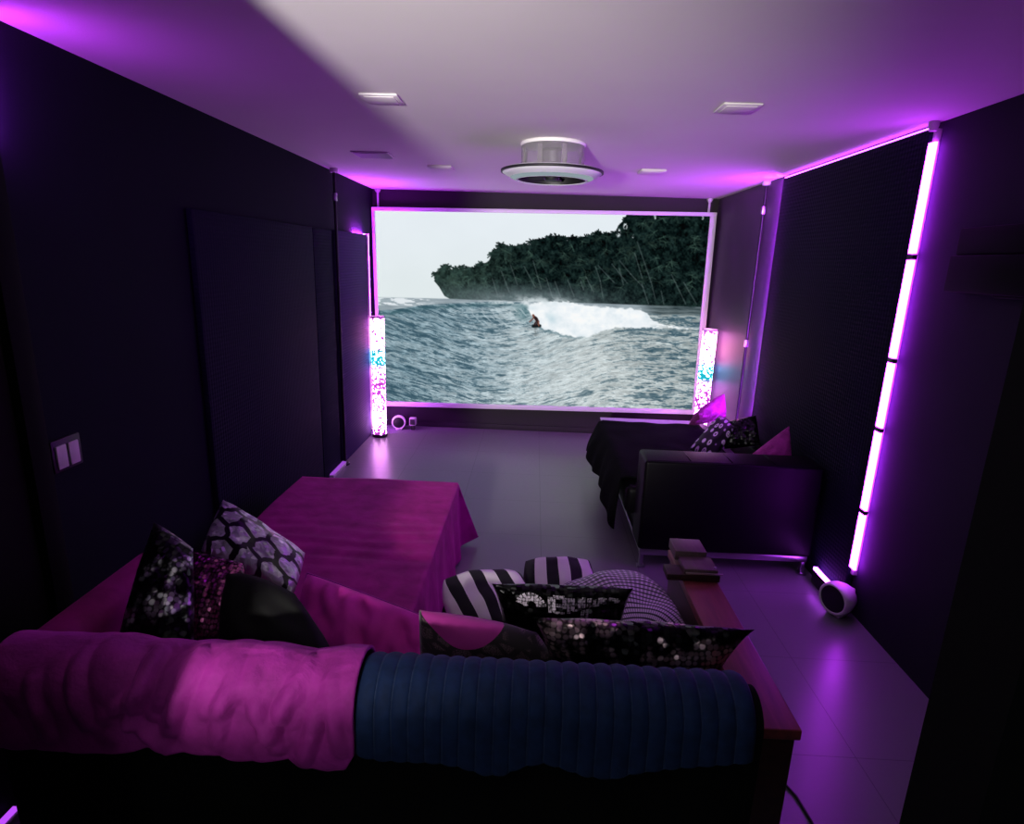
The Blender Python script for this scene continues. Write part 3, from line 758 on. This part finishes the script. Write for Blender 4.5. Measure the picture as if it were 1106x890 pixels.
# fan light
fan = thing('fan_light', 'round ceiling fan light with clear drum and pale ring', 'ceiling fan', (1.765, 3.75, 0))
obj('ceiling_plate', lathe(bmesh.new(), [(0, H), (.185, H), (.190, H-.006), (.186, H-.018), (.165, H-.020), (0, H-.020)], 56), M['white'], fan, smooth=.6)
obj('drum', lathe(bmesh.new(), [(.182, H-.018), (.184, H-.018), (.186, 2.345), (.182, 2.345), (.182, H-.018)], 64), M['glass'], fan, smooth=.6)
for k in range(8):
    a = k*PI/4+.35; bm = bmesh.new(); box(bm, .172, .181, -.014, .014, 2.345, H-.03, .002)
    bmesh.ops.transform(bm, matrix=Matrix.Rotation(a, 4, 'Z'), verts=bm.verts[:]); obj('rib', bm, M['offwhite'], fan, smooth=.6)
obj('motor', lathe(bmesh.new(), [(0, H-.034), (.07, H-.034), (.085, H-.05), (.085, 2.36), (.06, 2.345)], 40), M['steel'], fan, smooth=.6)
for k in range(5):
    a = k*2*PI/5+.2
    def bl(u, v, a=a):
        r = .055+.11*u; w_ = .055*(.6+.8*u)*(1-.5*u*u)
        p = Vector((r, (v-.5)*2*w_, 2.315+(v-.5)*.035)); return Matrix.Rotation(a, 3, 'Z') @ p
    obj('blade', grid_mesh('blade', 8, 6, bl, .003), M['dark'], fan, smooth=1.)
obj('hub', lathe(bmesh.new(), [(.05, 2.344), (.05, 2.30), (.04, 2.282), (0, 2.278)], 40), M['dark'], fan, smooth=.6)
obj('ring', lathe(bmesh.new(), [(.184, 2.352), (.22, 2.350), (.285, 2.340), (.297, 2.330), (.292, 2.320), (.27, 2.308), (.225, 2.286), (.205, 2.280), (.198, 2.286), (.198, 2.34), (.184, 2.352)], 80), M['fan_ring'], fan, smooth=.7)
obj('edge_band', lathe(bmesh.new(), [(.288, 2.336), (.301, 2.334), (.302, 2.322), (.291, 2.320)], 80), M['dark'], fan, smooth=.7)
obj('glow_ring', lathe(bmesh.new(), [(.215, 2.2835), (.245, 2.297), (.245, 2.294), (.215, 2.2805), (.215, 2.2835)], 80), M['fan_glow'], fan, smooth=.7)
obj('opening', lathe(bmesh.new(), [(.1975, 2.284), (.1965, 2.30), (.196, 2.334), (.09, 2.336), (.052, 2.338)], 64), M['dark'], fan, smooth=.7)

# black box on the near right wall
bx = thing('wall_box', 'black two-tier box mounted high on right wall at the picture edge', 'wall-mounted box', (W, 0, 0))
boxo('lower_body', M['matte'], bx, -.07, 0, 1.75, 2.66, 1.745, 1.895, .008)
boxo('upper_body', M['matte'], bx, -.05, 0, 1.78, 2.66, 1.895, 2.005, .008)
boxo('bracket', M['matte'], bx, -.05, 0, 1.9, 2.4, 1.735, 1.746, .002)

# ------------------------------------------------------------------ L-shaped sofa
ZB = .738; YB = 1.275; RB = .072                            # back cushion: centre line and radius of its rounded top
so = thing('sectional_sofa', 'black L-shaped sofa with wooden right arm, seen from behind', 'sofa', (1.2, 1.7, 0))
O = Vector((1.2, 1.7, 0))
def prof_back(off, zfront, zback):
    """outline over the sofa back, from seat side over the top to the near side"""
    r = RB+off; pts = [(YB+r, zfront), (YB+r, (zfront+ZB)/2), (YB+r, ZB)]
    pts += [(YB+r*math.cos(a), ZB+r*math.sin(a)) for a in [PI*k/16 for k in range(1, 16)]]
    pts += [(YB-r, ZB)]
    nn = 12
    pts += [(YB-r, ZB+(zback-ZB)*k/nn) for k in range(1, nn+1)]
    return pts
bm = bmesh.new()
pr = prof_back(0, .12, .12)
NX = 40
rows = []
for i in range(NX+1):
    x = .40+(2.275-.40)*i/NX
    row = []
    for (y, z) in pr:
        wv = .006*noise.noise(Vector((x*3, z*4, 3.)))
        row.append(bm.verts.new(Vector((x, y+wv, z+wv))-O))
    rows.append(row)
for a, b in zip(rows, rows[1:]):
    for k in range(len(pr)-1): bm.faces.new((a[k], a[k+1], b[k+1], b[k]))
    bm.faces.new((a[-1], a[0], b[0], b[-1]))
bm.faces.new(rows[0][::-1]); bm.faces.new(rows[-1])
obj('backrest', bm, M['black_fabric'], so, smooth=.9)
def bo(name, m, x0, x1, y0, y1, z0, z1, bev=.02, seg=3, par=None):
    return boxo(name, m, par or so, x0-O.x, x1-O.x, y0-O.y, y1-O.y, z0, z1, bev, seg)
bo('seat_frame', M['black_fabric'], .40, 2.27, 1.36, 2.28, .06, .28, .02)
bo('seat_cushion', M['black_fabric'], 1.36, 1.785, 1.36, 2.31, .28, .43, .04)
bo('seat_cushion', M['black_fabric'], 1.79, 2.29, 1.36, 2.31, .28, .43, .04)
bo('chaise_seat', M['black_fabric'], .27, 1.25, 1.36, 3.49, .10, .438, .03)
bo('left_arm', M['velvet'], .255, .405, 1.36, 2.0, .06, .735, .06, 5)
wa = bo('wooden_arm', M['wood'], 2.30, 2.435, 1.33, 2.33, .618, .650, .004)
wa['label'] = 'reddish brown wooden arm board'
bo('arm_side', M['wood_dk'], 2.305, 2.425, 1.34, 2.30, .05, .618, .004)
for x, y in ((.46, 1.40), (2.2, 1.40), (.4, 3.40), (1.15, 3.40), (2.2, 2.2)):
    bo('leg', M['dark'], x-.03, x+.03, y-.03, y+.03, 0, .11, .005)

# magenta cover over the chaise
def cover(u, v):
    """u across (left drop, top, right drop), v along from the back to the far end with its drop"""
    xl, xr, top = .262, 1.262, .452
    yend = 3.515
    s = u*1.9-.35                                             # metres across: -.35..0 left drop, 0..1 top, 1..1.45 right drop
    t = v*2.62                                                # metres along: 0..2.14 top, then the end drop
    y = 1.37+min(t, yend-1.37); dend = max(0, t-(yend-1.37))
    wid = xr-xl
    if s < 0: x, dz = xl, -s
    elif s > 1.0: x, dz = xr, (s-1.0)
    else: x, dz = xl+s*wid, 0
    dz = min(dz, .437); dend = min(dend, .437)
    dside = dz
    z = top-max(dz, dend)-.0*min(dz, dend)
    if dz > 0: x += (.030*dz/.44)*(1 if s > 1 else -.3)
    if dend > 0: y += .035*dend/.44
    if dz > 0 and dend > 0:                                   # the corner swings out into a cone
        k = min(dz, dend)/.44; x += (.085 if s > 1 else -.02)*k; y += .085*k; z = top-max(dz, dend)+.02*k
    n_ = noise.noise(Vector((x*3.2, y*3.2, 1.7)))*.008
    if dz == 0 and dend == 0:
        cr = math.exp(-((y-2.62)/.30)**2)
        n_ += .0065*cr*math.sin(y*62+2.2*noise.noise(Vector((x*2.3, y*2, 5.))))*(.5+.5*noise.noise(Vector((x*2.5, y*9, 8.))))
        z += n_
    else:
        fold = .012*math.sin(y*23+1.3*noise.noise(Vector((y*3, 0, 2.))))*dz/.44
        if s > 1: x += fold+n_*.5
        y += (.012*math.sin(x*26)*dend/.44 if dend > 0 else 0)
    return Vector((x, y, max(z, .008)))
o = obj('sofa_cover', grid_mesh('c', 96, 120, cover), M['velvet'], None, smooth=3.14)
tag(o, 'magenta velvet cover spread over the chaise of the sofa', 'sofa cover')
md = o.modifiers.new('thick', 'SOLIDIFY'); md.thickness = .006; md.offset = 1

# magenta blanket over the back
HM = [(0., .63), (.35, .61), (.62, .620), (.80, .632), (.95, .628), (1.05, .622), (1.14, .624), (1.19, .606), (1.24, .600), (1.285, .612), (1.31, .66)]
def interp(T, x):
    for (a, b), (c, d) in zip(T, T[1:]):
        if x <= c: return b+(d-b)*max(0, (x-a))/(c-a)
    return T[-1][1]
CR = [((.62, .80), (.66, .70), .010), ((.80, .84), (.76, .70), .013), ((.76, .70), (.86, .63), .010), ((.90, .82), (.84, .66), .011), ((1.00, .80), (.97, .66), .009),
      ((1.07, .76), (1.12, .66), .012), ((1.17, .82), (1.10, .70), .010), ((1.22, .76), (1.18, .63), .011), ((.70, .72), (.80, .78), .007), ((.95, .74), (1.05, .80), .007), ((1.24, .80), (1.27, .66), .008), ((.52, .78), (.56, .66), .008), ((.30, .80), (.34, .66), .008)]
def creases(x, z):
    t = 0.
    for (a, b), (c, d), h in CR:
        dx, dz = c-a, d-b; q = max(0., min(1., ((x-a)*dx+(z-b)*dz)/(dx*dx+dz*dz)))
        e = math.hypot(x-a-q*dx, z-b-q*dz)+.004*noise.noise(Vector((x*30, z*30, 1.)))
        t += 1.7*h*(math.exp(-(e/.014)**2)-.5*math.exp(-((e-.028)/.014)**2))*(1-.5*abs(2*q-1))
    return t
def drape(x0, x1, hem, off, amp, rib=0, rside=0., zf=.60):
    def f(u, v):
        x = x0+(x1-x0)*u
        pts = prof_back(off, zf, hem(x))
        k = v*(len(pts)-1); i = min(int(k), len(pts)-2); fr = k-i
        y = pts[i][0]*(1-fr)+pts[i+1][0]*fr; z = pts[i][1]*(1-fr)+pts[i+1][1]*fr
        ny_, nz_ = (y-YB), (z-ZB if z > ZB else 0); L = math.hypot(ny_, nz_) or 1
        hang = max(0, min(1, (ZB-z)/.15)) if y < YB else 0
        if rib:
            ph = (x-x0)/rib; d_ = .0085*abs(math.sin(PI*ph))**.6+.004*noise.noise(Vector((x*6, z*5, 3.)))
        else:
            d_ = amp*(.45+.5*noise.noise(Vector((x*5.5, z*2.2+y, 2.)))+.75*abs(noise.noise(Vector((x*11+z*7, z*3.5-x*2, 7.))))**.8*(.35+.65*max(0, noise.noise(Vector((x*2.6, z*2, 4.)))+.4)))+(creases(x, z) if y < YB else 0)
        d_ += hang*.012*noise.noise(Vector((x*5, 1., 1.)))+hang*.006
        xx = x+hang*rside*(u-.5)
        return Vector((xx, y+ny_/L*d_, z+nz_/L*d_))
    return f
o = obj('throw_blanket', grid_mesh('b', 150, 70, drape(.392, 1.305, lambda x: interp(HM, x), .012, .026, zf=.64)), M['velvet2'], None, smooth=3.14)
tag(o, 'magenta plush blanket draped over the left of the sofa back', 'blanket')
md = o.modifiers.new('thick', 'SOLIDIFY'); md.thickness = .009; md.offset = 1
HB = [(1.31, 0.646), (1.36, 0.634), (1.43, 0.632), (1.50, 0.634), (1.56, 0.630), (1.62, 0.612), (1.665, 0.615), (1.71, 0.640), (1.76, 0.652), (1.80, 0.642), (1.86, 0.622), (1.92, 0.617), (1.98, 0.640), (2.05, 0.657), (2.24, 0.687)]
pitch_ = (2.245-1.31)/23
thr = obj('quilted_throw', grid_mesh('q', 230, 60, drape(1.31, 2.245, lambda x: interp(HB, x), .012, 0, rib=pitch_)), M['navy_plush'], None, smooth=3.14)
tag(thr, 'navy blue channel-quilted throw over the right of the sofa back', 'throw')
md = thr.modifiers.new('thick', 'SOLIDIFY'); md.thickness = .008; md.offset = 1
def outw(p):
    n_ = Vector((0, p.y-YB, max(0, p.z-ZB))).normalized(); return p+n_*.0095
fd = drape(1.31, 2.245, lambda x: interp(HB, x), .012, 0, rib=pitch_)
bm = bmesh.new()
for k in range(1, 23):
    tube(bm, [outw(fd(k/23, v/40)) for v in range(8, 41)], .0028, 6)
s_ = obj('seam', bm, M['seam'], thr, smooth=3.14)

# wooden tray on the arm
tr = thing('arm_tray', 'wooden stepped tray sitting on far end of the wooden sofa arm', 'tray', (2.365, 2.1, .651))
boxo('base_board', M['wood_dk'], tr, -.125, .075, -.03, .05, .0, .026, .003)
boxo('lower_step', M['wood_tray'], tr, -.060, .068, -.022, .085, .026, .046, .003)
boxo('upper_step', M['wood_tray'], tr, -.072, .052, .085, .20, .026, .066, .003)
boxo('trim', M['speck'], tr, -.055, .085, -.03, -.022, .028, .034, .001)
obj('screw', lathe(bmesh.new(), [(0, 0), (.006, 0), (.005, .004), (0, .005)], 12), M['steel'], tr, (.06, -.005, .046), smooth=.8)

# ------------------------------------------------------------------ cushions on the sofa
G1 = 'cushions piled on the left of the sofa'; G2 = 'cushions piled on the right of the sofa'
cushion('sequin_cushion', [(0.448, 1.80, 0.940), (0.600, 1.76, 0.865), (0.70, 1.54, 0.560), (0.455, 1.50, 0.590)], .12, M['sequin_black'],
        'black and silver sequin cushion leaning at the left arm, leftmost of the pile', G1)
cushion('sequin_cushion', [(0.46, 1.94, 0.760), (0.69, 1.90, 0.74), (0.83, 1.68, 0.50), (0.55, 1.70, 0.49)], .13, M['sequin_mauve'],
        'mauve sequin cushion between the black sequin one and the black velvet one', G1)
cushion('patterned_cushion', [(0.43, 2.26, 0.826), (0.818, 2.16, 0.642), (0.866, 1.91, 0.60), (0.446, 2.03, 0.70)], .13, M['honey'],
        'silver and black honeycomb cushion on top of the left pile', G1)
cushion('velvet_cushion', [(0.735, 1.68, 0.845), (0.985, 1.64, 0.80), (1.22, 1.50, 0.52), (0.775, 1.51, 0.49)], .14, M['velvet_dk'],
        'plain black velvet cushion in front of the honeycomb cushion', G1, rd=.22, pinch=0.)
cushion('satin_cushion', [(0.86, 2.02, 0.646), (1.396, 1.72, 0.670), (1.40, 1.58, 0.49), (0.90, 1.76, 0.49)], .14, M['velvet3'],
        'glossy magenta cushion against the sofa back beside black velvet cushion', G1, power=.42, piping=M['velvet2'], wa=.030, wf=(11, 3), N=48)
cushion('lace_cushion', [(1.366, 1.62, 0.770), (1.745, 1.57, 0.742), (1.90, 1.56, 0.50), (1.38, 1.60, 0.48)], .13, M['lace'],
        'magenta cushion with a black lace band leaning on the blue throw', G2)
cushion('striped_cushion', [(1.345, 2.16, 0.565), (1.695, 2.22, 0.585), (1.755, 1.98, 0.470), (1.44, 1.92, 0.47)], .14, M['stripeA'],
        'black and white striped cushion with slanting stripes beside the chaise', G2, power=.4, pinch=-.02, rd=.24)
cushion('striped_cushion', [(1.690, 2.33, 0.570), (1.985, 2.36, 0.567), (2.00, 2.10, 0.490), (1.70, 2.09, 0.49)], .13, M['stripeB'],
        'black and white striped cushion with upright stripes behind the lettered cushion', G2, power=.4, pinch=-.01, rd=.12)
cushion('beaded_cushion', [(1.80, 2.16, 0.53), (2.17, 2.24, 0.590), (2.30, 1.88, 0.555), (1.95, 1.80, 0.51)], .17, M['beads'],
        'dark cushion with curved rows of pale beads beside the wooden arm', G2, power=.45, pinch=-.10)
lc, lf = cushion('lettered_cushion', [(1.59, 1.76, 0.781), (2.056, 1.78, 0.777), (2.054, 1.86, 0.50), (1.623, 1.86, 0.49)], .13, M['sequin_dark'],
        'black sequin cushion with silver lettering in the middle of the right pile', G2, rd=.0, pinch=.08)
# silver sequin lettering, as it reads from behind the sofa
bm = bmesh.new()
def stroke(pts, w=.018):
    w *= 1.25; pts = [(a, .735+(b-.5)*.52) for a, b in pts]
    for (a, b), (c, d_) in zip(pts, pts[1:]):
        n = 6; L = math.hypot(c-a, (d_-b)*.7) or 1; px_, py_ = -(d_-b)/L*w/2, (c-a)/L*w/2*1.4
        vs = []
        for k in range(n+1):
            q = k/n; u, v = a+(c-a)*q, b+(d_-b)*q
            vs.append((bm.verts.new(lf(u+px_, min(.995, v+py_), 1, .004)), bm.verts.new(lf(u-px_, min(.995, v-py_), 1, .004))))
        for p, q in zip(vs, vs[1:]): bm.faces.new((p[0], q[0], q[1], p[1]))
def arc(cx, cy, rx, ry, a0, a1, w):
    stroke([(cx+rx*math.cos(a0+(a1-a0)*k/10), cy+ry*math.sin(a0+(a1-a0)*k/10)) for k in range(11)], w)
arc(.265, .74, .075, .17, 0, PI, .042); stroke([(.20, .74), (.23, .78)], .03)
stroke([(.40, .93), (.40, .64)], .012)
stroke([(.43, .66), (.43, .93), (.51, .93), (.51, .80), (.45, .80)], .016); stroke([(.43, .66), (.51, .66)], .016); stroke([(.51, .80), (.51, .75)], .016)
stroke([(.54, .93), (.54, .66)], .013); stroke([(.57, .93), (.57, .72), (.62, .72), (.62, .93)], .016); stroke([(.57, .83), (.62, .83)], .014)
stroke([(.65, .95), (.65, .74)], .014); stroke([(.65, .70), (.64, .52)], .016); stroke([(.68, .70), (.68, .50)], .014)
stroke([(.69, .93), (.69, .76), (.77, .76), (.77, .92)], .018); stroke([(.73, .90), (.73, .78)], .014)
stroke([(.80, .90), (.80, .76)], .02); stroke([(.83, .88), (.90, .84), (.90, .76)], .022)
obj('lettering', bm, M['sequin_white'], lc)
cushion('lumbar_cushion', [(1.725, 1.52, 0.822), (2.365, 1.54, 0.803), (2.26, 1.62, 0.490), (1.80, 1.62, 0.48)], .14, M['sequin_pink'],
        'long black sequin cushion with pink glints leaning on blue throw', G2, rd=.0, pinch=.07)

# ------------------------------------------------------------------ black leather sofa on the right
ls = thing('leather_sofa', 'black leather sofa along the right wall, seen from its near arm end', 'sofa', (2.9, 4.3, 0))
P = Vector((2.9, 4.3, 0))
def lo(name, m, x0, x1, y0, y1, z0, z1, bev=.02, seg=3, par=None):
    return boxo(name, m, par or ls, x0-P.x, x1-P.x, y0-P.y, y1-P.y, z0, z1, bev, seg)
arm = lo('arm', M['leather'], 2.385, 3.435, 3.36, 3.60, .125, .70, .022, 4)
bm = bmesh.new()
for x in (2.655, 2.90, 3.15): tube(bm, [(x-P.x, 3.385-P.y, .701), (x-P.x, 3.575-P.y, .701)], .003, 6)
tube(bm, [(2.40-P.x, 3.366-P.y, .692), (3.42-P.x, 3.366-P.y, .692)], .005, 6)
obj('piping', bm, M['leather'], arm, smooth=3.14)
lo('seat', M['leather'], 2.33, 3.30, 3.60, 5.34, .25, .44, .04, 4)
lo('base', M['leather'], 2.42, 3.43, 3.60, 5.34, .12, .26, .015)
lo('backrest', M['leather'], 3.35, 3.435, 3.60, 5.34, .26, .54, .03, 4)
bm = bmesh.new()
box(bm, 2.40-P.x, 3.42-P.x, 3.375-P.y, 3.40-P.y, .085, .125, .003); box(bm, 2.40-P.x, 3.42-P.x, 5.5-P.y, 5.525-P.y, .085, .125, .003)
box(bm, 2.40-P.x, 2.425-P.x, 3.40-P.y, 5.5-P.y, .095, .125, .003); box(bm, 3.395-P.x, 3.42-P.x, 3.40-P.y, 5.5-P.y, .095, .125, .003)
obj('metal_frame', bm, M['steel'], ls, smooth=.6)
for x in (2.415, 3.40):
    for y in (3.388, 5.51):
        bm = bmesh.new(); box(bm, x-.012-P.x, x+.012-P.x, y-.012-P.y, y+.012-P.y, .012, .09, .002); box(bm, x-.022-P.x, x+.022-P.x, y-.022-P.y, y+.022-P.y, 0, .014, .003)
        obj('leg', bm, M['steel'], ls, smooth=.6)
o = boxo('seat_sheen_slab', M['seat_sheen'], None, 2.335, 3.2, 4.90, 5.30, .446, .458, .004); tag(o, 'pale slab added for the sheen at the far end of the leather sofa seat', 'seat sheen')  # added pale slab, stands in for shine on the bare leather
# black throw over its seat, hanging to the left
def throw(u, v):
    y = 3.68+v*1.42
    s = u*1.45
    x = 3.18-s; z = .468
    lim = 2.318
    hang = s-(3.18-lim)
    hemn = .26+.05*noise.noise(Vector((v*4.1, 0, 4.)))+.02*math.sin(v*13)+.10*max(0, .30-v)/.30
    if hang > 0:
        q = hang/(1.45-.862)
        z = .468-q*hemn
        x = lim-.01-.11*math.sin(min(1, q)*PI/2)*(.75+.25*math.sin(v*9+.6))*min(1, .25+v*2.2)-q*.012*math.sin(v*34)
    else:
        z += .012*noise.noise(Vector((x*5, y*4, 9.)))+.01*max(0, 1-abs(hang)*8)
    return Vector((x, y, max(z, .03)))
o = obj('sofa_throw', grid_mesh('t', 50, 60, throw), M['throw_black'], None, smooth=3.14)
tag(o, 'black throw spread over the leather sofa seat, hanging down its left side', 'throw')
md = o.modifiers.new('thick', 'SOLIDIFY'); md.thickness = .008; md.offset = 1
G3 = 'cushions on the leather sofa'
cushion('velvet_cushion', [(3.10, 4.90, .62), (3.33, 4.98, .80), (3.40, 5.06, .56), (3.06, 5.04, .485)], .12, M['damask'],
        'plum crushed velvet cushion standing at the back of the leather sofa', G3)
cushion('patterned_cushion', [(2.87, 4.26, .50), (3.14, 4.46, .735), (3.24, 4.36, .66), (3.04, 4.14, .475)], .12, M['rosette'],
        'black cushion with white rosettes on the leather sofa', G3)
cushion('sequin_cushion', [(3.17, 4.50, .66), (3.40, 4.42, .755), (3.41, 4.28, .55), (3.16, 4.34, .49)], .10, M['sequin_dark'],
        'dark sequin cushion between rosette cushion and the small magenta one', G3)
cushion('velvet_cushion', [(3.20, 3.90, .60), (3.41, 3.86, .83), (3.42, 3.74, .56), (3.16, 3.76, .50)], .09, M['damask_bright'],
        'bright magenta cushion nearest the navy wall panel on the leather sofa', G3)

# cable on the floor
o = obj('cable', tube(bmesh.new(), [(2.52, 1.86, .006), (2.60, 1.85, .006), (2.665, 1.82, .006), (2.69, 1.75, .006), (2.70, 1.65, .006), (2.69, 1.5, .006), (2.72, 1.2, .006), (2.80, .9, .006)], .005, 8), M['dark'], smooth=3.14)
tag(o, 'thin black cable on the floor beside the wooden sofa arm', 'cable')

# ------------------------------------------------------------------ hall lamp behind the photographer
def area(name, loc, target, size, power, col, spread=PI):
    l = bpy.data.lights.new(name, 'AREA'); l.shape = 'SQUARE'; l.size = size; l.energy = power; l.color = col; l.spread = spread
    o = bpy.data.objects.new(name, l); COL.objects.link(o); o.location = loc
    o.rotation_euler = (Vector(target)-Vector(loc)).to_track_quat('-Z', 'Y').to_euler(); return o
def spot(name, loc, target, angle, blend, power, col, r):
    l = bpy.data.lights.new(name, 'SPOT'); l.spot_size = math.radians(angle); l.spot_blend = blend; l.energy = power; l.color = col; l.shadow_soft_size = r
    o = bpy.data.objects.new(name, l); COL.objects.link(o); o.location = loc
    o.rotation_euler = (Vector(target)-Vector(loc)).to_track_quat('-Z', 'Y').to_euler(); return o
spot('hall_lamp', (.79, -1.3, 1.72), (.94, 2.0, 2.04), 60, .95, 1180., (1., .95, .92), .08)

l = bpy.data.lights.new('hall_fill_light', 'POINT'); l.energy = 8.; l.shadow_soft_size = .08; l.color = (.9, .97, 1.)  # added unseen fill that brightens the right hall wall
o = bpy.data.objects.new('hall_fill_light', l); COL.objects.link(o); o.location = (1.35, -1.1, 2.3)
